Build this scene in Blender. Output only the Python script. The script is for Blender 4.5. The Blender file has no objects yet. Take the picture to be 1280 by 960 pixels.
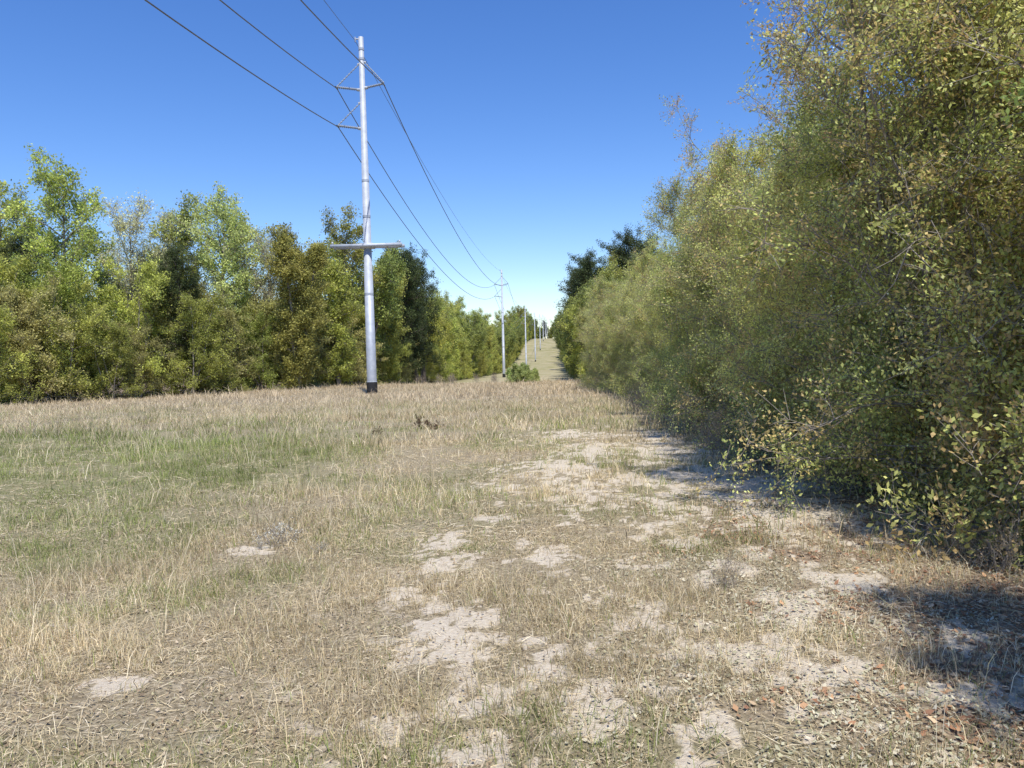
import bpy, math, numpy as np
from mathutils import Matrix, Vector
D2R=math.radians
scene=bpy.context.scene
scene.view_settings.view_transform='Standard'; scene.view_settings.look='None'; scene.view_settings.exposure=0

# ------------------------------------------------------------ noise helpers
def vnoise(x,y,s=0):
    ix=np.floor(x);iy=np.floor(y);fx=x-ix;fy=y-iy
    def h(a,b):
        v=np.sin(a*127.1+b*311.7+s*74.7)*43758.5453
        return v-np.floor(v)
    ux=fx*fx*(3-2*fx);uy=fy*fy*(3-2*fy)
    return (h(ix,iy)*(1-ux)+h(ix+1,iy)*ux)*(1-uy)+(h(ix,iy+1)*(1-ux)+h(ix+1,iy+1)*ux)*uy
def fbm(x,y,s=0,o=4):
    r=0;a=.5;t=0
    for i in range(o):
        r=r+a*vnoise(x*2**i+i*13.3,y*2**i+i*7.7,s+i);t+=a;a*=.5
    return r/t
def sstep(a,b,x):
    t=np.clip((x-a)/(b-a),0,1);return t*t*(3-2*t)

# ------------------------------------------------------------ terrain
_py=[-300,-100,-20,0,5,20,48,60,100,130,167,286,405,524,643,800,1000,1600,3000]
_pz=[2,1.2,.3,.05,0,-.4,-1.38,-1.55,-3.4,-4.4,-5.6,-9.0,-8.0,-3.0,3.4,6.5,5.5,-8,-20]
_fy=np.arange(-300,3000,2.0)
_fz=np.interp(_fy,_py,_pz)
_k=np.exp(-(np.arange(-6,7)/3.)**2);_k/=_k.sum()
_fz[6:-6]=np.convolve(_fz,_k,'valid')
def hz(x,y):
    x=np.asarray(x,float);y=np.asarray(y,float)
    z=np.interp(y,_fy,_fz)
    near=1-sstep(25,80,np.abs(y)+np.abs(x)*.3)
    z=z+near*(0.10*(fbm(x*.5,y*.5,3)-.5)+.035*(fbm(x*3,y*3,5)-.5))
    far=sstep(40,200,np.abs(x)+.0*y)
    z=z+far*6*(fbm(x*.01,y*.01,9)-.5)
    return z

PATCH=[(-.63,4.3,.24,.42),(-1.0,5.0,.16,.22),(-.86,5.7,.2,.38),(.88,3.96,.5,.24),(1.15,3.66,.28,.15),
(-.38,3.37,.2,.12),(.15,3.35,.14,.28),(0,11,.6,1.0),(.83,6.9,.3,.4),(2.2,7.5,.9,1.1),(2.2,9.1,.8,.55),(1.7,9.9,.7,.6),
(-.15,5.9,.2,.28),(-2.2,3.6,.15,.08),(-2.95,4.4,.12,.1),(.25,8.75,.25,.9),(-.95,6.45,.2,.32),(.97,9.6,.4,.4),(-.6,9.1,.3,.35),
(-2.55,6.1,.2,.15),(1.4,4.7,.18,.2),(-.06,3.96,.1,.14),(.55,4.6,.14,.22),(.25,4.9,.1,.18),(1.9,5.2,.2,.2),(.6,13,.6,1.2),(1.6,12.5,.7,1.2),(-.35,2.9,.2,.15),(2.1,4.2,.2,.2),(1.75,3.4,.2,.15),(1.9,15,.5,1.5),(.1,16,.5,1.0),(.6,5.7,.15,.2)]
def m_sand(x,y):
    e=np.full(x.shape,-3.)
    for cx,cy,rx,ry in PATCH:
        d=np.sqrt(((x-cx)/rx)**2+((y-cy)/ry)**2)
        e=np.maximum(e,1.0-d)
    n=fbm(x*6.5,y*5.5,11,5)-.5
    s=e+3.0*n+3.0*(fbm(x*24,y*18,17,3)-.5)
    a=sstep(-.1,.5,s)*(e>-1.1)
    trk=np.exp(-((x-.6)/2.0)**2)*(1-sstep(14,24,y))
    g=sstep(.60,.70,fbm(x*6.2,y*4.8,21,5)+.12*(fbm(x*.8,y*.6,23)-.5)*2+.03*trk)
    return np.clip(np.maximum(a,g*(.06+.8*trk)),0,1)
def edgeX(y):
    return 2.75+.3*np.sin(y*.9)+.2*np.sin(y*2.3)
def m_litter(x,y):
    n=fbm(x*1.5,y*1.5,31)-.5
    under=sstep(-.5,.5,x-edgeX(y)+n*1.8)
    nearr=sstep(1.0,2.3,x+n*2.6)*(1-sstep(6.5,9,y))
    return np.clip(np.maximum(under,nearr*.75),0,1)
def m_green(x,y):
    band=np.exp(-((y-(12.5-.12*(x+8)))/5.)**2)*sstep(2.0,5,-x)
    n=fbm(x*.35,y*.35,41)
    return np.clip(band*1.2*sstep(.3,.55,n+.12)+.42*sstep(.46,.62,fbm(x*.8,y*.8,43))*(1-sstep(25,40,y)),0,1)

def mesh_from(name,V,F,cols=None,mats=(),matidx=None,smooth=False):
    me=bpy.data.meshes.new(name)
    V=np.asarray(V,np.float32);F=np.asarray(F,np.int32)
    me.vertices.add(len(V));me.vertices.foreach_set('co',V.ravel())
    me.loops.add(F.size);me.loops.foreach_set('vertex_index',F.ravel())
    me.polygons.add(len(F));me.polygons.foreach_set('loop_start',np.arange(0,F.size,F.shape[1],dtype=np.int32))
    for m in mats: me.materials.append(m)
    if matidx is not None: me.polygons.foreach_set('material_index',np.asarray(matidx,np.int32))
    if smooth: me.polygons.foreach_set('use_smooth',np.ones(len(F),bool))
    me.update(calc_edges=True)
    if cols is not None:
        a=me.color_attributes.new('Col','FLOAT_COLOR','POINT')
        c=np.ones((len(V),4),np.float32);c[:,:3]=cols
        a.data.foreach_set('color',c.ravel())
    return me
def add_obj(name,me,loc=(0,0,0),parent=None):
    o=bpy.data.objects.new(name,me);scene.collection.objects.link(o);o.location=loc
    if parent: o.parent=parent
    return o

# ------------------------------------------------------------ materials
def newmat(name):
    m=bpy.data.materials.new(name);m.use_nodes=True;nt=m.node_tree;nt.nodes.clear()
    return m,nt,nt.nodes,nt.links
def leafmat(name,transl=.35,rough=.5,spec=.25,objvar=.0,gain=1.0,sat=1.0,hue=.497):
    m,nt,N,L=newmat(name)
    out=N.new('ShaderNodeOutputMaterial');at=N.new('ShaderNodeAttribute');at.attribute_name='Col'
    hs=N.new('ShaderNodeHueSaturation');hs.inputs['Saturation'].default_value=sat;hs.inputs['Value'].default_value=gain
    L.new(at.outputs['Color'],hs.inputs['Color'])
    if objvar>0:
        oi=N.new('ShaderNodeObjectInfo');mr=N.new('ShaderNodeMapRange')
        mr.inputs['To Min'].default_value=hue-objvar*.018;mr.inputs['To Max'].default_value=hue+objvar*.014
        L.new(oi.outputs['Random'],mr.inputs['Value']);L.new(mr.outputs[0],hs.inputs['Hue'])
        mm=N.new('ShaderNodeMath');mm.operation='MULTIPLY';mm.inputs[1].default_value=7.31
        fr=N.new('ShaderNodeMath');fr.operation='FRACT';L.new(oi.outputs['Random'],mm.inputs[0]);L.new(mm.outputs[0],fr.inputs[0])
        m2=N.new('ShaderNodeMapRange');m2.inputs['To Min'].default_value=gain*(1-.28*objvar);m2.inputs['To Max'].default_value=gain*(1+.25*objvar)
        L.new(fr.outputs[0],m2.inputs['Value']);L.new(m2.outputs[0],hs.inputs['Value'])
    p=N.new('ShaderNodeBsdfPrincipled');p.inputs['Roughness'].default_value=rough;p.inputs['Specular IOR Level'].default_value=spec
    t=N.new('ShaderNodeBsdfTranslucent');mx=N.new('ShaderNodeMixShader');mx.inputs[0].default_value=transl
    L.new(hs.outputs[0],p.inputs['Base Color']);L.new(hs.outputs[0],t.inputs['Color'])
    L.new(p.outputs[0],mx.inputs[1]);L.new(t.outputs[0],mx.inputs[2]);L.new(mx.outputs[0],out.inputs[0])
    return m
def simplemat(name,c1,c2,scale=8,rough=.8,metal=0,bump=.3,stretch=(1,1,1)):
    m,nt,N,L=newmat(name)
    out=N.new('ShaderNodeOutputMaterial');tc=N.new('ShaderNodeTexCoord');mp=N.new('ShaderNodeMapping');mp.inputs['Scale'].default_value=stretch
    n=N.new('ShaderNodeTexNoise');n.inputs['Scale'].default_value=scale;n.inputs['Detail'].default_value=4
    r=N.new('ShaderNodeValToRGB');r.color_ramp.elements[0].position=.35;r.color_ramp.elements[1].position=.65
    r.color_ramp.elements[0].color=(*c1,1);r.color_ramp.elements[1].color=(*c2,1)
    p=N.new('ShaderNodeBsdfPrincipled');p.inputs['Roughness'].default_value=rough;p.inputs['Metallic'].default_value=metal
    L.new(tc.outputs['Object'],mp.inputs[0]);L.new(mp.outputs[0],n.inputs['Vector']);L.new(n.outputs[0],r.inputs[0]);L.new(r.outputs[0],p.inputs['Base Color'])
    if bump>0:
        b=N.new('ShaderNodeBump');b.inputs['Strength'].default_value=bump;b.inputs['Distance'].default_value=.02
        L.new(n.outputs[0],b.inputs['Height']);L.new(b.outputs[0],p.inputs['Normal'])
    L.new(p.outputs[0],out.inputs[0])
    return m
bark=simplemat('bark',(.17,.145,.12),(.36,.32,.27),6,.9,0,0,(3,3,.6))
bark_dark=simplemat('bark_dark',(.05,.04,.03),(.13,.11,.09),6,.9,0,0,(3,3,.6))
leaf_near=leafmat('small_oak_leaves',.42,.45,.3,.5,2.8,.93,.497)
leaf_far=leafmat('woodland_leaves',.40,.55,.2,1.0,2.5,.95,.489)
leaf_dark=leafmat('dark_leaves',.2,.55,.2,.4,1.5,1,.49)
grass_m=leafmat('grass_blades',.25,.6,.15,0,1.42)
litter_m=leafmat('dead_leaves',.1,.7,.1,0,1.1)

def ground_material():
    m,nt,N,L=newmat('sandy_field_soil')
    out=N.new('ShaderNodeOutputMaterial');tc=N.new('ShaderNodeTexCoord')
    at=N.new('ShaderNodeAttribute');at.attribute_name='Col';sp=N.new('ShaderNodeSeparateColor');L.new(at.outputs['Color'],sp.inputs[0])
    def noise(s,d=8,r=.6):
        n=N.new('ShaderNodeTexNoise');n.inputs['Scale'].default_value=s;n.inputs['Detail'].default_value=d;n.inputs['Roughness'].default_value=r
        L.new(tc.outputs['Object'],n.inputs['Vector']);return n.outputs[0]
    def ramp(src,stops):
        r=N.new('ShaderNodeValToRGB');e=r.color_ramp.elements
        while len(e)<len(stops): e.new(.5)
        for i,(p,c) in enumerate(stops): e[i].position=p;e[i].color=(*c,1)
        L.new(src,r.inputs[0]);return r.outputs[0]
    def mix(f,a,b):
        x=N.new('ShaderNodeMix');x.data_type='RGBA';L.new(f,x.inputs[0]);L.new(a,x.inputs[6]);L.new(b,x.inputs[7]);return x.outputs[2]
    nf=noise(38,8,.7);nm=noise(14,6,.75);nl=noise(.12,6,.7);nff=noise(150,4,.7)
    thatch=ramp(nf,[(.3,(.14,.11,.07)),(.47,(.31,.255,.165)),(.6,(.49,.41,.28)),(.75,(.62,.53,.38))])
    far=ramp(nl,[(.3,(.24,.23,.10)),(.45,(.34,.31,.16)),(.55,(.46,.40,.26)),(.7,(.33,.28,.15))])
    sand=ramp(nf,[(.25,(.40,.325,.23)),(.42,(.60,.51,.39)),(.65,(.74,.66,.52))])
    green=ramp(nf,[(.3,(.10,.11,.04)),(.7,(.26,.28,.11))])
    litt=ramp(nff,[(.3,(.10,.065,.045)),(.5,(.28,.19,.13)),(.7,(.48,.38,.27))])
    geo=N.new('ShaderNodeNewGeometry');sx=N.new('ShaderNodeSeparateXYZ');L.new(geo.outputs['Position'],sx.inputs[0])
    mr=N.new('ShaderNodeMapRange');mr.inputs['From Min'].default_value=45;mr.inputs['From Max'].default_value=90;L.new(sx.outputs['Y'],mr.inputs['Value'])
    c=mix(mr.outputs[0],thatch,far)
    c=mix(sp.outputs[1],c,green)
    c=mix(sp.outputs[2],c,litt)
    ad=N.new('ShaderNodeMath');ad.operation='ADD';L.new(sp.outputs[0],ad.inputs[0]);L.new(nm,ad.inputs[1])
    mr2=N.new('ShaderNodeMapRange');mr2.inputs['From Min'].default_value=.74;mr2.inputs['From Max'].default_value=1.1;L.new(ad.outputs[0],mr2.inputs['Value'])
    c=mix(mr2.outputs[0],c,sand)
    p=N.new('ShaderNodeBsdfPrincipled');p.inputs['Roughness'].default_value=.95;p.inputs['Specular IOR Level'].default_value=.1
    b=N.new('ShaderNodeBump');b.inputs['Strength'].default_value=.7;b.inputs['Distance'].default_value=.03
    a2=N.new('ShaderNodeMath');a2.operation='ADD';L.new(nf,a2.inputs[0]);L.new(nm,a2.inputs[1]);L.new(a2.outputs[0],b.inputs['Height'])
    L.new(b.outputs[0],p.inputs['Normal']);L.new(c,p.inputs['Base Color']);L.new(p.outputs[0],out.inputs[0])
    return m
def axis(segs):
    o=[]
    for a,b,st in segs: o+=list(np.arange(a,b,st))
    o.append(segs[-1][1]);return np.array(o)
LXy=[-10,30,41,50,60,75,90,130,200,300,600];LXx=[35,32,30,25.5,21,18,17,17.5,18.5,21.5,25.5]
gx=axis([(-1500,-300,100),(-300,-60,12),(-60,-20,2),(-20,-6,.3),(-6,4,.04),(4,12,.4),(12,60,3),(60,300,12),(300,1500,100)])
gy=axis([(-300,-20,20),(-20,0,1),(0,2,.2),(2,9,.04),(9,20,.12),(20,70,.6),(70,200,3),(200,1000,10),(1000,3000,100)])
X,Y=np.meshgrid(gx,gy);Z=hz(X,Y)
V=np.stack([X,Y,Z],-1).reshape(-1,3);nx=len(gx);ny=len(gy)
i=np.arange(nx-1)[None,:]+np.arange(ny-1)[:,None]*nx
F=np.stack([i,i+1,i+1+nx,i+nx],-1).reshape(-1,4)
xf,yf=V[:,0],V[:,1]
C=np.stack([m_sand(xf,yf)*(np.abs(yf)<30),m_green(xf,yf)*.6,m_litter(xf,yf)*(np.abs(yf)<80)],-1)
C[:,2]=np.maximum(C[:,2],sstep(0,2,-(xf+np.interp(yf,LXy,LXx)))*1.0)
C[:,1]=np.maximum(C[:,1],sstep(180,400,yf)*.3*fbm(xf*.05,yf*.05,77))
ground=add_obj('ground',mesh_from('ground',V,F,C,[ground_material()],smooth=True))

# ------------------------------------------------------------ grass
def blades(P,h,w,lean,cols,rng):
    n=len(P);az=rng.uniform(0,2*np.pi,n);side=np.stack([np.cos(az),np.sin(az),np.zeros(n)],-1)*w[:,None]*.5
    la=rng.uniform(0,2*np.pi,n)
    ld=np.stack([np.cos(la),np.sin(la),np.zeros(n)],-1)*lean[:,None]
    up=np.array([0,0,1.])
    p1=P+up*(h*.55)[:,None]+ld*(h*.3)[:,None]
    p2=P+up*(h*(1-.25*np.minimum(1,np.linalg.norm(ld,axis=1))))[:,None]+ld*h[:,None]
    V=np.stack([P-side,P+side,p1+side*.8,p1-side*.8,p2+side*.15,p2-side*.15],1).reshape(-1,3)
    b=(np.arange(n)*6)[:,None]
    F=np.stack([b+[0,1,2,3],b+[3,2,4,5]],1).reshape(-1,4)
    return V,F,np.repeat(cols,6,0)
PAL=np.array([[.56,.46,.29],[.45,.37,.22],[.64,.56,.40],[.25,.19,.12],[.17,.21,.06],[.25,.28,.09],[.36,.33,.19]])
def grass_zone(ncl,y0,y1,per,hh,ww,spread,power=1.0,seed=1,tallfrac=.08,xl=-.78,pads=2.5,wisp=False):
    r=np.random.default_rng(seed)
    u=r.random(ncl);y=(y0**power+(y1**power-y0**power)*u)**(1/power)
    xmin=xl*y-pads;xmin=np.maximum(xmin,-np.interp(y,LXy,LXx)-1);xmax=np.minimum(.75*y+1,edgeX(y)+.8)
    x=xmin+(xmax-xmin)*r.random(ncl)
    dens=(1-m_sand(x,y)*.93)*(1-.75*m_litter(x,y))*(.22+1.0*sstep(.38,.62,fbm(x*1.6,y*1.6,51)))
    if wisp: dens=dens*sstep(.45,.62,fbm(x*.9,y*.9,131)+.12*sstep(.5,-2,x))
    keep=r.random(ncl)<dens
    x=x[keep];y=y[keep];n=len(x)
    g=m_green(x,y);cl_t=r.random(n);hs=.4+1.0*fbm(x*.9,y*.9,61)+.7*(r.random(n)-.5)
    straw=fbm(x*.45,y*.45,71)
    hs*=.65+.9*sstep(.45,.65,straw)
    if wisp: hs=np.clip(hs,.7,1.3)
    k=per
    xx=np.repeat(x,k)+r.normal(0,spread,n*k);yy=np.repeat(y,k)+r.normal(0,spread,n*k)
    P=np.stack([xx,yy,hz(xx,yy)-.005],-1)
    h=hh*np.repeat(hs,k)*r.uniform(.4,1.25,n*k)
    tall=r.random(n*k)<tallfrac;h[tall]*=2.0
    w=ww*r.uniform(.6,1.3,n*k)
    pg=np.repeat(np.clip(.17+.85*g,0,.93),k)
    if wisp: pg=pg*.35
    pt=np.repeat(cl_t,k)
    isg=(r.random(n*k)*.5+pt*.5)<pg
    ci=np.where(isg,r.choice([4,5,6],n*k,p=[.35,.4,.25]),r.choice([0,1,2,3,6],n*k,p=[.32,.27,.20,.11,.10]))
    col=PAL[ci]*r.uniform(.7,1.2,(n*k,1))*np.repeat(.6+.75*fbm(x*.7,y*.7,81)+.2*(r.random(n)-.5),k)[:,None]
    if wisp: col=col*1.12
    pink=np.repeat(sstep(22,45,y),k)[:,None]*.7
    col=col*(1-pink)+pink*np.array([.46,.37,.25])*r.uniform(.65,1.3,(n*k,1))
    return blades(P,h,w,r.uniform(.1,.8 if wisp else 1.1,n*k),col,r)
parts=[grass_zone(20000,2.0,6.5,8,.055,.0033,.035,1.6,1,.10),
       grass_zone(17000,6,15,8,.085,.006,.06,1.6,2,.08),
       grass_zone(17000,14,34,6,.15,.013,.12,1.7,3,.08),
       grass_zone(15000,32,78,5,.22,.03,.25,1.8,4,.06,-.72,3),
       grass_zone(3800,2.2,9,7,.17,.0026,.035,1.5,12,.1,wisp=True),
       grass_zone(4500,8,26,6,.26,.006,.08,1.6,13,.1,wisp=True)]
def thatch(n,y0,y1,ln,w,seed):
    r=np.random.default_rng(seed);y=y0+(y1-y0)*r.random(n)**.8
    x=(-.78*y-2)+(np.minimum(.75*y+1,3.2)+.78*y+2)*r.random(n)
    keep=r.random(n)<(1-m_sand(x,y)*.9)*(.2+.9*sstep(.35,.65,fbm(x*2.4,y*2.4,91)));x=x[keep];y=y[keep];n=len(x)
    az=r.uniform(0,6.283,n);l=ln*r.uniform(.3,1.4,n)
    d=np.stack([np.cos(az)*l,np.sin(az)*l,r.uniform(-.05,.2,n)*l],-1);s=np.stack([-np.sin(az),np.cos(az),r.normal(0,.4,n)],-1)*w*.5
    P=np.stack([x,y,hz(x,y)+.006],-1);mid=P+d*.5+np.stack([0*x,0*x,r.uniform(0,.008,n)],-1)+s*r.normal(0,1.2,n)[:,None]
    V=np.stack([P-s,P+s,mid+s,mid-s,P+d+s*.3,P+d-s*.3],1).reshape(-1,3);b=(np.arange(n)*6)[:,None]
    F=np.stack([b+[0,1,2,3],b+[3,2,4,5]],1).reshape(-1,4)
    c=PAL[r.choice([0,1,2,3,6],n,p=[.32,.25,.25,.10,.08])]*r.uniform(.65,1.15,(n,1))
    return V,F,np.repeat(c,6,0)
parts+=[thatch(75000,2.0,7,.075,.0026,5),thatch(40000,6,16,.12,.005,6)]
Vs=[];Fs=[];Cs=[];o=0
for v,f,c in parts: Vs.append(v);Fs.append(f+o);Cs.append(c);o+=len(v)
add_obj('grass',mesh_from('grass',np.concatenate(Vs),np.concatenate(Fs),np.concatenate(Cs),[grass_m]))

def debris(n,y0,y1,size,seed,fn,pal):
    r=np.random.default_rng(seed);y=y0+(y1-y0)*r.random(n)**1.2
    x=(-.78*y-1)+(4.5+.78*y+1)*r.random(n)
    keep=r.random(n)<fn(x,y);x=x[keep];y=y[keep];n=len(x)
    az=r.uniform(0,6.283,n);tl=r.normal(0,.35,(n,2));l=size*r.uniform(.5,1.4,n)
    a=np.stack([np.cos(az),np.sin(az),tl[:,0]],-1)*l[:,None]*.5;b=np.stack([-np.sin(az),np.cos(az),tl[:,1]],-1)*l[:,None]*r.uniform(.18,.38,n)[:,None]
    P=np.stack([x,y,hz(x,y)+.008+r.random(n)*.01],-1)
    V=np.stack([P-a,P+b,P+a+[0,0,.004],P-b],1).reshape(-1,3);F=(np.arange(n)*4)[:,None]+np.arange(4)
    c=np.array(pal)[r.integers(0,len(pal),n)]*r.uniform(.7,1.2,(n,1))
    return V,F,np.repeat(c,4,0)
dp=[debris(150000,2,14,.034,8,lambda x,y:m_litter(x,y)*.85*(.35+.65*sstep(.4,.6,fbm(x*3,y*3,111)))*(1-.6*m_sand(x,y)),[[.38,.20,.11],[.48,.29,.16],[.26,.14,.085],[.56,.42,.27],[.42,.32,.21]]),
    debris(60000,2,9,.018,9,lambda x,y:.6-.35*m_sand(x,y),[[.30,.22,.14],[.50,.41,.29],[.38,.29,.18],[.38,.34,.2],[.17,.13,.09]]),
    debris(45000,2,6,.022,10,lambda x,y:sstep(.5,.6,fbm(x*1.6,y*1.6,101))*sstep(-.2,.9,x),[[.50,.47,.32],[.40,.38,.24],[.56,.51,.38]])]
Vs=[];Fs=[];Cs=[];o=0
for v,f,c in dp: Vs.append(v);Fs.append(f+o);Cs.append(c);o+=len(v)
add_obj('fallen_leaves',mesh_from('fallen_leaves',np.concatenate(Vs),np.concatenate(Fs),np.concatenate(Cs),[litter_m]))

# ------------------------------------------------------------ trees
def nrm(v): return v/np.maximum(np.linalg.norm(v,axis=-1,keepdims=True),1e-9)
def polyat(P,idx,t):
    n=P.shape[1];f=np.clip(t,0,.9999)*(n-1);i=f.astype(int);fr=(f-i)[:,None]
    a=P[idx,i];b=P[idx,i+1];return a*(1-fr)+b*fr,nrm(b-a)
def grow(start,d,L,m,wig,grav,r):
    B=len(start);P=np.zeros((B,m,3));P[:,0]=start;cur=nrm(d)
    for k in range(1,m):
        cur=nrm(cur+r.normal(0,wig,(B,3))+np.array([0,0,grav]))
        P[:,k]=P[:,k-1]+cur*(L/(m-1))[:,None]
    return P
def tubes(P,R,sides):
    B,n,_=P.shape
    t=nrm(P[:,-1]-P[:,0]);ref=np.where(np.abs(t[:,2:3])>.9,[[1.,0,0]],[[0,0,1.]])
    u=nrm(np.cross(t,ref));v=np.cross(t,u)
    a=np.arange(sides)/sides*2*np.pi
    ring=np.cos(a)[None,:,None]*u[:,None]+np.sin(a)[None,:,None]*v[:,None]
    V=P[:,:,None,:]+R[:,:,None,None]*ring[:,None]
    base=(np.arange(B)*n*sides)[:,None,None]+(np.arange(n-1)*sides)[None,:,None]
    s=np.arange(sides)[None,None,:];s2=(s+1)%sides
    F=np.stack([base+s,base+s2,base+sides+s2,base+sides+s],-1).reshape(-1,4)
    return V.reshape(-1,3),F
def make_tree(name,seed,H=8,stems=1,tr=.1,t0=.2,nl=40,Lmax=2.5,shape='oval',ang=1.0,up=.2,n2=10,n3=7,tw=.4,nleaf=20,ls=.05,
              lw=.45,sig=.06,pal=((.1,.13,.03),),accent=None,accf=.1,bare=0.0,lean=(0,0,0),wig=.15,grav=0.0,spread=.4,mats=None,clumpdark=.35,l2=.42,twr=.004,whips=0,baretip=0):
    r=np.random.default_rng(seed)
    st=np.zeros((stems,3));st[:,:2]=r.normal(0,.12*(stems>1),(stems,2))
    d=np.zeros((stems,3));d[:,2]=1;d[:,:2]=r.normal(0,spread*.35 if stems>1 else .03,(stems,2));d[:,:2]+=np.array(lean[:2])*.35
    HL=H*r.uniform(.8,1.0,stems);HL[0]=H
    T=grow(st-[0,0,.15],d,HL,9,.05,.03,r)
    tt=np.linspace(0,1,9);TR=tr*(1-.88*tt)[None]*np.ones((stems,1))/math.sqrt(stems)*1.3
    TR[:,0]*=1.35
    idx=r.integers(0,stems,nl);t=t0+(1-t0)*(np.arange(nl)+r.random(nl))/nl;t=np.clip(t,0,.99)
    p,tan=polyat(T,idx,t);tn=(t-t0)/(1-t0)
    if shape=='oval': s=np.sin(np.pi*(.12+.83*tn))**.7
    elif shape=='cone': s=(1-tn)**.8*.95+.12
    elif shape=='col': s=.75+.25*np.sin(np.pi*tn)-.5*tn**4
    elif shape=='shrub': s=1.0-.62*tn**1.6
    else: s=.45+.6*np.sin(np.pi*(.1+.72*tn))
    az=np.arange(nl)*2.39996+r.normal(0,.5,nl);A=ang*(1-.45*tn)+r.normal(0,.15,nl)
    hd=np.stack([np.cos(az),np.sin(az),np.zeros(nl)],-1)
    d=hd*np.sin(A)[:,None]+np.array([0,0,1.])*np.cos(A)[:,None]+np.array(lean)*.6
    L=Lmax*s*r.uniform(.6,1.15,nl)*(1+.5*(nrm(d)@np.array(lean)))
    if whips: L[r.random(nl)<whips]*=1.35
    P1=grow(p,d,L,7,wig,grav,r);r1=(tr*.42*(.5+.5*s)*(1-.5*tn))/(stems**.4)
    R1=r1[:,None]*(1-.85*np.linspace(0,1,7))[None]
    i2=np.repeat(np.arange(nl),n2);t2=.15+.85*r.random(len(i2));p2,tn2=polyat(P1,i2,t2)
    d2=nrm(tn2*.75+r.normal(0,.6,(len(i2),3))+[0,0,up]);L2=np.maximum(L[i2]*l2*r.uniform(.5,1.2,len(i2))*(1.1-.5*t2),.15)
    P2=grow(p2,d2,L2,5,wig*1.2,grav*1.3,r);R2=np.clip(r1[i2]*.35,.004*1.0,.03)[:,None]*(1-.7*np.linspace(0,1,5))[None]
    i3=np.repeat(np.arange(len(i2)),n3);t3=.1+.9*r.random(len(i3));p3,tn3=polyat(P2,i3,t3)
    d3=nrm(tn3*.6+r.normal(0,.6,(len(i3),3))+[0,0,up*.6]);L3=tw*r.uniform(.5,1.3,len(i3))
    P3=grow(p3,d3,L3,3,wig*1.2,grav,r);R3=np.full((len(i3),3),twr)*np.array([1,.75,.4])
    Vs=[];Fs=[];o=0
    for P,R,s_ in ((T,TR,9),(P1,R1,6),(P2,R2,4),(P3,R3,3)):
        v,f=tubes(P,R,s_);Vs.append(v);Fs.append(f+o);o+=len(v)
    nw=o;nfw=sum(len(f) for f in Fs)
    keep=r.random(len(i3))>bare+baretip*tn[i2][i3]
    q=np.repeat(np.where(keep)[0],nleaf);n=len(q)
    c,tan=polyat(P3,q,r.random(n)**.7);c=c+r.normal(0,sig,(n,3))
    a=nrm(tan*.7+r.normal(0,.7,(n,3)));nn=nrm(r.normal(0,.6,(n,3))+[0,0,.7]);b=nrm(np.cross(nn,a))
    l=ls*r.uniform(.55,1.3,n)[:,None]*.5
    V=np.stack([c-a*l,c+b*l*lw+a*l*.15,c+a*l,c-b*l*lw+a*l*.15],1).reshape(-1,3)
    F=(np.arange(n)*4)[:,None]+np.arange(4)+o
    pal=np.array(pal)
    w=r.random((len(i3),1));lim=r.random(nl)[i2][i3][:,None];k=np.clip(lim*.55+w*.45,0,.999)
    pi=(k[:,0]*(len(pal)-1));pa=pi.astype(int);fr=(pi-pa)[:,None]
    ct=pal[pa]*(1-fr)+pal[np.minimum(pa+1,len(pal)-1)]*fr
    ct=ct*(1-clumpdark/2+clumpdark*r.random((len(i3),1)))
    if accent is not None:
        am=r.random(len(i3))<accf*2*np.minimum(1,r.random(nl)[i2][i3]*2);ct[am]=ct[am]*.35+np.array(accent)*.65
    col=ct[q]*r.uniform(.7,1.3,(n,1))
    V=np.concatenate(Vs+[V]);F=np.concatenate(Fs+[F])
    C=np.full((len(V),3),.2);C[nw:]=np.repeat(col,4,0)
    mi=np.zeros(len(F),int);mi[nfw:]=1
    return mesh_from(name,V,F,C,mats,mi)

M_near=[bark,leaf_near];M_far=[bark,leaf_far];M_dark=[bark_dark,leaf_dark];M_nd=[bark_dark,leaf_near]
palN=((.13,.148,.04),(.175,.193,.05),(.22,.235,.062),(.26,.27,.085),(.22,.205,.07))
rust=(.25,.155,.07)
near=[make_tree('roadside_oak',100+i,H=6.0,stems=4,tr=.06,t0=.02,nl=70,Lmax=2.0,shape='shrub',ang=1.25,up=.12,n2=10,n3=7,tw=.36,nleaf=[25,31,31][i],
      ls=.041,sig=.058,lw=.55,pal=palN,accent=rust,accf=[.26,.05,.10][i],bare=.08,baretip=[.3,.15,.2][i],lean=(-.22,0,0),wig=.15,grav=-.02,mats=M_near,whips=.14,clumpdark=.5,twr=.0045) for i in range(3)]
near.append(make_tree('bright_oak',120,H=6.3,stems=2,tr=.08,t0=.05,nl=46,Lmax=1.9,shape='oval',ang=1.1,up=.15,n2=9,n3=8,tw=.38,nleaf=22,ls=.065,sig=.06,
      pal=((.11,.15,.035),(.15,.20,.04),(.19,.245,.055)),bare=.05,mats=M_nd))
sparse=make_tree('sparse_oak',140,H=6.2,stems=3,tr=.07,t0=.35,nl=24,Lmax=1.8,shape='round',ang=.95,up=.3,n2=9,n3=6,tw=.3,nleaf=12,ls=.042,sig=.035,lw=.55,pal=palN,accent=(.24,.13,.07),accf=.4,
      bare=.2,lean=(-.22,0,.05),wig=.13,grav=.0,mats=M_near,l2=.36,twr=.004,whips=.2)
und=make_tree('undergrowth',130,H=1.6,stems=6,tr=.03,t0=.03,nl=34,Lmax=1.0,shape='shrub',ang=1.1,up=.25,n2=8,n3=6,tw=.28,nleaf=18,ls=.045,sig=.05,lw=.55,pal=palN,accent=rust,accf=.25,bare=.15,mats=M_near,spread=.9,twr=.003)
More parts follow.
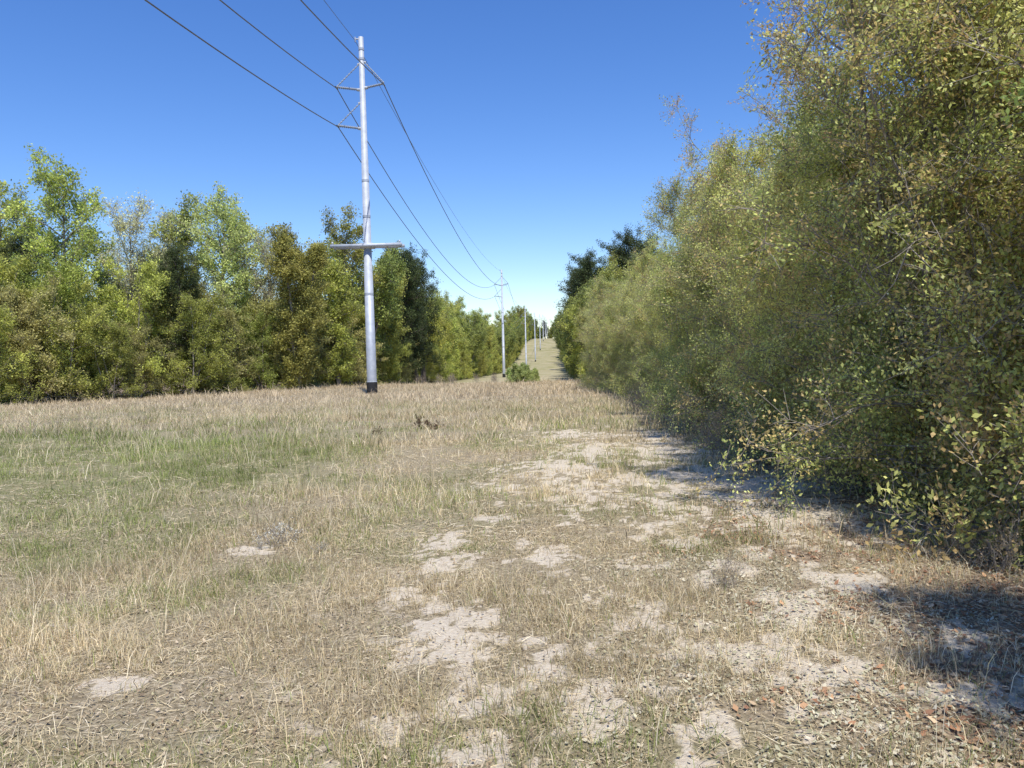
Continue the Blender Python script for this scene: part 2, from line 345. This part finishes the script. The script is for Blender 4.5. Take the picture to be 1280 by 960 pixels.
r=np.random.default_rng(55)
def place(name,me,x,y,s=1,rz=None,sz=None,sink=.0):
    o=add_obj(name,me,(x,y,float(hz(x,y))-sink));o.rotation_euler=(0,0,r.uniform(0,6.28) if rz is None else rz)
    o.scale=(s,s*r.uniform(.92,1.08),sz if sz else s*r.uniform(.93,1.07));return o
place('oak_tree',near[0],3.95,7.2,1.0,.1)
place('oak_tree',near[3],4.7,4.9,.9,.4)
place('oak_tree',near[2],5.3,6.3,1.1,.2)
place('oak_tree',near[1],3.8,1.5,.85,-.2)
place('oak_tree',near[2],4.6,-1.6,1.0,.3)
place('oak_tree',sparse,4.2,8.4,1.0,.0);place('oak_tree',sparse,4.7,12.2,1.0,.5);place('oak_tree',sparse,5.2,19.5,1.05,.2)
yy=9.3;k=0
while yy<64:
    me=near[[1,2,0,1,2,1][k%6]];xx=4.2+r.uniform(-.25,.35)+.35*(yy>18)
    if yy>40: xx-=.5
    sc=r.uniform(.86,1.06)*(.93 if 11<yy<24 else 1)
    place('oak_tree',me,xx,yy,sc,r.uniform(-.5,.5))
    yy+=r.uniform(2.1,2.7);k+=1
yy=8;k=0
while yy<40:
    place('oak_tree',near[3],6.7+r.uniform(-.5,.5),yy,r.uniform(.95,1.15));yy+=r.uniform(4.0,5.2);k+=1
yy=4.6
while yy<30:
    place('shrub',und,3.9+r.uniform(-.35,.5),yy,r.uniform(.7,1.1));yy+=r.uniform(.9,1.6)
# ---- woodland variants
pg=((.11,.13,.028),(.155,.18,.035),(.20,.23,.045),(.25,.265,.06))
pl=((.17,.20,.06),(.21,.245,.075),(.25,.275,.10))
pdk=((.03,.045,.017),(.05,.07,.024),(.075,.10,.034))
pm=((.07,.095,.024),(.105,.135,.032),(.15,.18,.042))
shr=[make_tree('young_tree',200+i,H=6.8,stems=[3,4,4][i],tr=.09,t0=.03,nl=48,Lmax=2.8,shape='shrub',ang=[1.2,1.1,1.2][i],up=.25,n2=8,n3=5,tw=.5,nleaf=15,ls=.12,sig=.1,lw=.6,pal=pg if i!=1 else ((.18,.18,.055),(.22,.22,.07),(.27,.265,.095)),
      bare=.05,mats=M_far,clumpdark=.7,twr=.006,whips=.15,spread=.5) for i in range(3)]
tall=[make_tree('tall_tree',220+i,H=14,stems=1,tr=.2,t0=.38,nl=[28,32][i],Lmax=3.4,shape='round',ang=.95,up=.35,n2=9,n3=6,tw=.7,nleaf=12,ls=.19,sig=.15,lw=.6,pal=[pl,pg][i],
      bare=.2,mats=M_far,clumpdark=.5,twr=.009,l2=.38,whips=.15) for i in range(2)]
full=[make_tree('full_tree',230+i,H=12,stems=2,tr=.2,t0=.05,nl=64,Lmax=3.0,shape='round',ang=1.1,up=.2,n2=8,n3=6,tw=.7,nleaf=12,ls=.2,sig=.16,lw=.6,pal=[pm,pg][i],
      bare=.03,mats=M_far,clumpdark=.6,twr=.009,whips=.1) for i in range(2)]
colm=[make_tree('vine_tree',240,H=13,stems=2,tr=.2,t0=.02,nl=90,Lmax=1.7,shape='col',ang=1.0,up=.1,n2=8,n3=5,tw=.6,nleaf=14,ls=.16,sig=.13,lw=.6,pal=((.12,.13,.03),(.165,.175,.04),(.21,.21,.05)),mats=M_far,clumpdark=.5)]
dark=[make_tree('dark_tree',250+i,H=16,stems=1,tr=.28,t0=.15,nl=58,Lmax=3.6,shape='round',ang=1.15,up=.25,n2=9,n3=6,tw=.7,nleaf=13,ls=.2,sig=.15,lw=.4,pal=pdk,mats=M_dark,clumpdark=.6,whips=.1) for i in range(2)]
bare=[make_tree('budding_tree',260,H=13,stems=2,tr=.17,t0=.25,nl=36,Lmax=3.4,shape='round',ang=.85,up=.3,n2=9,n3=7,tw=.9,nleaf=7,ls=.14,sig=.12,lw=.6,pal=((.25,.27,.12),(.30,.31,.17)),bare=.2,mats=M_far,twr=.010)]
NM={id(m):n for m,n in [(shr[0],'young_tree'),(shr[1],'young_tree'),(shr[2],'young_tree'),(tall[0],'sweetgum_tree'),(tall[1],'sweetgum_tree'),(full[0],'broadleaf_tree'),(full[1],'broadleaf_tree'),(colm[0],'vine_covered_tree'),(dark[0],'pine_tree'),(dark[1],'pine_tree'),(bare[0],'budding_tree')]}
def pt(me,x,y,s=1,**k): return place(NM[id(me)],me,x,y,s,**k)
def LX(y): return -np.interp(y,LXy,LXx)
def along(y0,y1,off,st,lo,hi,ch=shr):
    yy=y0
    while yy<y1:
        pt(ch[r.integers(0,len(ch))],LX(yy)+off+r.uniform(-.9,.9),yy,r.uniform(lo,hi))
        slope=abs(LX(yy+1)-LX(yy));yy+=st*r.uniform(.85,1.15)/math.sqrt(1+slope*slope)
along(24,88,-1.2,2.5,.62,1.05)
along(26,88,-4.4,2.9,.92,1.2)
along(26,88,-9.5,5.5,.60,.76,full)
for me,x,y,s in [(dark[0],-36.9,52,.66),(tall[1],-33.5,50,.95),(bare[0],-31.7,56,.98),(tall[0],-25.7,58,1.0),(tall[1],-30.6,64,.95),(dark[1],-25.9,54,.56),(bare[0],-25.7,64,.85),
   (tall[0],-27.4,68,.98),(colm[0],-20.4,59,.98),(colm[0],-21.4,62,.95),(bare[0],-33.5,62,.95),(bare[0],-37,60,.85),(full[1],-19.0,66,.9),(tall[1],-19.6,72,1.05),(full[0],-20.0,76,1.0),(colm[0],-18.4,79,1.0),
   (dark[0],-17.6,84,.80),(dark[1],-16.6,90,.84),(dark[0],-17.0,97,.86),(dark[1],-20,90,.8),(tall[1],-41,56,.9),(tall[1],-39,38,.85)]:
    pt(me,x,y,s)
def farrow(side,y0,y1,xo,sc0,sc1,step,choices):
    yy=y0
    while yy<y1:
        t=(yy-y0)/(y1-y0);s=(sc0+(sc1-sc0)*t**.6)*r.uniform(.88,1.12)
        pt(choices[r.integers(0,len(choices))],side(yy)+xo+r.uniform(-1,1),yy,s)
        yy+=step*r.uniform(.8,1.2)*(1+t*2.2)
farrow(LX,103,900,-2.0,.8,1.6,4.4,[full[0],full[1],full[1],colm[0]])
farrow(LX,106,900,-6,.95,1.75,8,[full[0],full[1],tall[1]])
farrow(LX,100,400,-.6,.7,1.0,6,[shr[0],shr[2]])
RX=lambda y:np.interp(y,[60,110,900],[4.9,4.5,5.8])
farrow(RX,66,900,0,.75,1.6,5.5,[full[0],full[1],full[0],colm[0]])
farrow(RX,90,900,5,1.0,1.7,11,[full[0],full[1],dark[0]])
for x,y,s in [(4.3,106,1.0),(5.2,114,1.05),(4.7,124,1.05),(7.5,102,1.0)]: pt(dark[0],x,y,s)
for k in range(24):
    pt([full[0],full[1],dark[0]][k%3],-45+3.8*k+r.uniform(-1,1),r.uniform(905,940),1.2)

sb=make_tree('bush',300,H=1.7,stems=5,tr=.04,t0=.03,nl=40,Lmax=1.2,shape='shrub',ang=1.2,up=.2,n2=8,n3=6,tw=.25,nleaf=16,ls=.09,sig=.07,lw=.6,pal=((.15,.19,.06),(.21,.25,.09)),mats=M_far,spread=.8)
for x,y,s in [(-3.3,70,.95),(-2.3,72,.7),(-4.2,73,.7)]: place('bush',sb,x,y,s)
db=make_tree('dry_shrub',301,H=.8,stems=7,tr=.02,t0=.1,nl=30,Lmax=.5,shape='shrub',ang=.7,up=.3,n2=4,n3=2,tw=.15,nleaf=2,ls=.03,sig=.03,pal=((.25,.18,.1),(.18,.14,.07)),mats=M_near,spread=.9,twr=.002)
for x,y,s in [(2.35,11,.8),(2.6,13.2,.9),(2.75,8.3,.7),(2.4,15.5,1.0),(2.2,18,.9),(3.0,5.4,.45),(2.3,22,1.1),(1.05,5.1,.28)]: place('dry_shrub',db,x,y,s)
for k in range(9): place('dry_shrub',db,-12+1.1*k+r.uniform(-.4,.4),70+r.uniform(-4,8),1.2)
wd=make_tree('weed_plant',302,H=.42,stems=3,tr=.012,t0=.1,nl=20,Lmax=.10,shape='col',ang=.7,up=.3,n2=3,n3=2,tw=.05,nleaf=5,ls=.05,sig=.012,lw=.5,pal=((.06,.04,.02),(.08,.05,.025),(.05,.06,.02)),mats=M_nd,twr=.0015,spread=.1)
for x,y,s in [(-3.3,18,.8),(-2.9,17.9,.5),(-3.9,16.5,.45)]: place('weed_plant',wd,x,y,s)
wp=make_tree('pale_weed',303,H=.30,stems=3,tr=.006,t0=.3,nl=14,Lmax=.07,shape='col',ang=.6,up=.3,n2=2,n3=2,tw=.03,nleaf=5,ls=.014,sig=.006,lw=.6,pal=((.3,.3,.25),(.36,.36,.31)),mats=M_near,twr=.001,spread=.2)
for x,y,s in [(-2.4,6.3,.9),(-2.33,6.28,.7),(-1.95,6.0,.4)]: place('pale_weed_plant',wp,x,y,s)

# ------------------------------------------------------------ transmission poles
galv=simplemat('galvanised_steel',(.38,.41,.45),(.48,.51,.55),3,.55,.2,.05)
black=simplemat('black_coating',(.012,.012,.014),(.03,.03,.03),10,.6,0,.1)
ins=simplemat('insulator_polymer',(.20,.23,.27),(.3,.33,.37),20,.45,0,.1)
wirem=simplemat('aluminium_conductor',(.10,.10,.11),(.16,.16,.17),20,.5,.4,.0)
def seg(pts,rad,sides=12):
    P=np.array(pts,float)[None];R=np.array(rad,float)[None]
    return tubes(P,R,sides)
def join(parts,name,mat,smooth=True):
    Vs=[];Fs=[];o=0
    for v,f in parts: Vs.append(v);Fs.append(f+o);o+=len(v)
    return mesh_from(name,np.concatenate(Vs),np.concatenate(Fs),None,[mat],smooth=smooth)
HP=22.
def prad(z): return .31-(.31-.15)*z/HP
coat=join([seg([(0,0,-.4),(0,0,.78)],[.345,.34],16)],'base_coating',black)
sh=join([seg([(0,0,.78),(0,0,7.4),(0,0,7.4),(0,0,14.6),(0,0,14.6),(0,0,HP),(0,0,HP+.02)],[prad(0),prad(7.4)+.012,prad(7.4),prad(14.6)+.01,prad(14.6),prad(HP),.001],16),
         seg([(0,0,.78),(0,0,.80)],[.345,.31],16)],'shaft',galv,False)
def rod_with_sheds(a,b,r0,rs,n):
    a=np.array(a,float);b=np.array(b,float);pts=[];rr=[]
    for k in range(n):
        t0=k/n;t1=(k+.45)/n;t2=(k+.5)/n;t3=(k+.95)/n
        for t,q in ((t0,r0),(t1,r0),(t2,rs),(t3,r0)): pts.append(a+(b-a)*t);rr.append(q)
    pts.append(b);rr.append(r0);return seg(pts,rr,8)
tips=[(-1.6,0,19.05),(1.35,0,19.15),(-1.6,0,16.7)]
ip=[]
for (x,y,z) in tips:
    s=np.sign(x)
    ip.append(rod_with_sheds((s*prad(z),0,z-.22),(x,0,z),.05,.10,12))
    ip.append(rod_with_sheds((s*.15,0,z+1.35),(x,0,z+.03),.03,.06,10))
    ip.append(seg([(x-.02,-.22,z-.05),(x-.02,.22,z-.05)],[.05,.05],8))
insm=join(ip,'insulators',ins)
br=[]
for (x,y,z) in tips:
    s=np.sign(x)
    br.append(seg([(s*.1,0,z-.22),(s*(prad(z)+.16),0,z-.22)],[.11,.09],8));br.append(seg([(s*.1,0,z+1.35),(s*(prad(z)+.1),0,z+1.33)],[.06,.05],8))
br.append(seg([(-.36,0,HP-.1),(.1,0,HP-.1)],[.045,.05],8));br.append(seg([(-.36,0,HP-.28),(-.36,0,HP+.02)],[.04,.04],8))
for z in (20.6,21.2,13.2,11.0,6.2): br.append(seg([(0,0,z),(0,0,z+.14)],[prad(z)+.02]*2,16))
brm=join(br,'brackets',galv)
def box(c,d):
    c=np.array(c);d=np.array(d)/2
    v=np.array([[x,y,z] for z in(-1,1) for y in(-1,1) for x in(-1,1)])*d+c
    return v,np.array([[0,2,3,1],[4,5,7,6],[0,1,5,4],[2,6,7,3],[0,4,6,2],[1,3,7,5]])
ca=[box((0,-.40,9.25),(4.5,.14,.2)),box((0,.40,9.25),(4.5,.14,.2)),box((-2.0,0,9.25),(.12,.66,.1)),box((2.0,0,9.25),(.12,.66,.1)),box((0,0,9.25),(.8,.66,.32)),
    box((-1.2,0,9.25),(.1,.66,.1)),box((1.2,0,9.25),(.1,.66,.1)),box((-2.1,-.40,9.43),(.1,.1,.16)),box((2.1,-.40,9.43),(.1,.1,.16))]
cam_=join(ca,'crossarm',galv,False)
LXP=-11.7
poley=[-71+119*k for k in range(9)]
hsc=[1,1,1.055,1.09,1.16,1.1,1,1,1]
poles=[]
for y,hs_ in zip(poley,hsc):
    e=bpy.data.objects.new('transmission_pole',None);scene.collection.objects.link(e);e.location=(LXP,y,float(hz(LXP,y)));e.scale=(1,1,hs_)
    for n_,m_ in (('shaft',sh),('base_coating',coat),('insulators',insm),('brackets',brm),('crossarm',cam_)): 
        if n_=='crossarm' and y>60: continue
        add_obj(n_,m_,parent=e)
    poles.append(e)
wp_=[]
def wire(off,sag,rad):
    for a,b in zip(poles[:-1],poles[1:]):
        t=np.linspace(0,1,41);A=np.array(a.location)+off*np.array(a.scale);B=np.array(b.location)+off*np.array(b.scale)
        P=A[None]*(1-t)[:,None]+B[None]*t[:,None];P[:,2]-=4*sag*t*(1-t);wp_.append(seg(P,[rad]*41,5))
for tp,sg in zip(tips,(4.6,4.3,4.1)): wire(np.array(tp)+[0,0,-.08],sg,.03)
wire(np.array((-.36,0,HP-.2)),2.2,.016)
add_obj('power_lines',join(wp_,'power_lines',wirem))

# ------------------------------------------------------------ light, sky, camera
sd=Vector((.20,-.60,1.2)).normalized()
el=math.asin(sd.z);rot=math.atan2(sd.x,sd.y)
sl=bpy.data.lights.new('sun','SUN');sl.energy=5.0;sl.angle=D2R(.5);sl.color=(1,.955,.88)
so=bpy.data.objects.new('sun',sl);scene.collection.objects.link(so);so.rotation_euler=sd.to_track_quat('Z','Y').to_euler();so.location=(10,-10,30)
w=bpy.data.worlds.new('World');scene.world=w;w.use_nodes=True;nt=w.node_tree;nt.nodes.clear()
sky=nt.nodes.new('ShaderNodeTexSky');sky.sky_type='NISHITA';sky.sun_disc=False;sky.sun_elevation=el;sky.sun_rotation=rot
sky.air_density=1.0;sky.dust_density=.1;sky.ozone_density=2.8
hsv=nt.nodes.new('ShaderNodeHueSaturation');hsv.inputs['Saturation'].default_value=1.25;hsv.inputs['Hue'].default_value=.508
bg=nt.nodes.new('ShaderNodeBackground');bg.inputs[1].default_value=.148;ow=nt.nodes.new('ShaderNodeOutputWorld')
ml=nt.nodes.new('ShaderNodeMix');ml.data_type='RGBA';ml.blend_type='MULTIPLY';ml.inputs[0].default_value=1;ml.inputs[7].default_value=(1.0,1.05,1.2,1)
nt.links.new(sky.outputs[0],hsv.inputs['Color']);nt.links.new(hsv.outputs[0],ml.inputs[6]);nt.links.new(ml.outputs[2],bg.inputs[0]);nt.links.new(bg.outputs[0],ow.inputs[0])
cd=bpy.data.cameras.new('camera');cam=bpy.data.objects.new('camera',cd);scene.collection.objects.link(cam)
cd.sensor_width=36;cd.lens=36*967/1280;cd.clip_end=5000;cd.clip_start=.05
Mr=Matrix.Rotation(D2R(3.43),4,'Z')@Matrix.Rotation(D2R(90-2.96),4,'X')@Matrix.Rotation(D2R(-1.3),4,'Z')
cam.matrix_world=Matrix.Translation((0,0,1.6))@Mr
scene.camera=cam
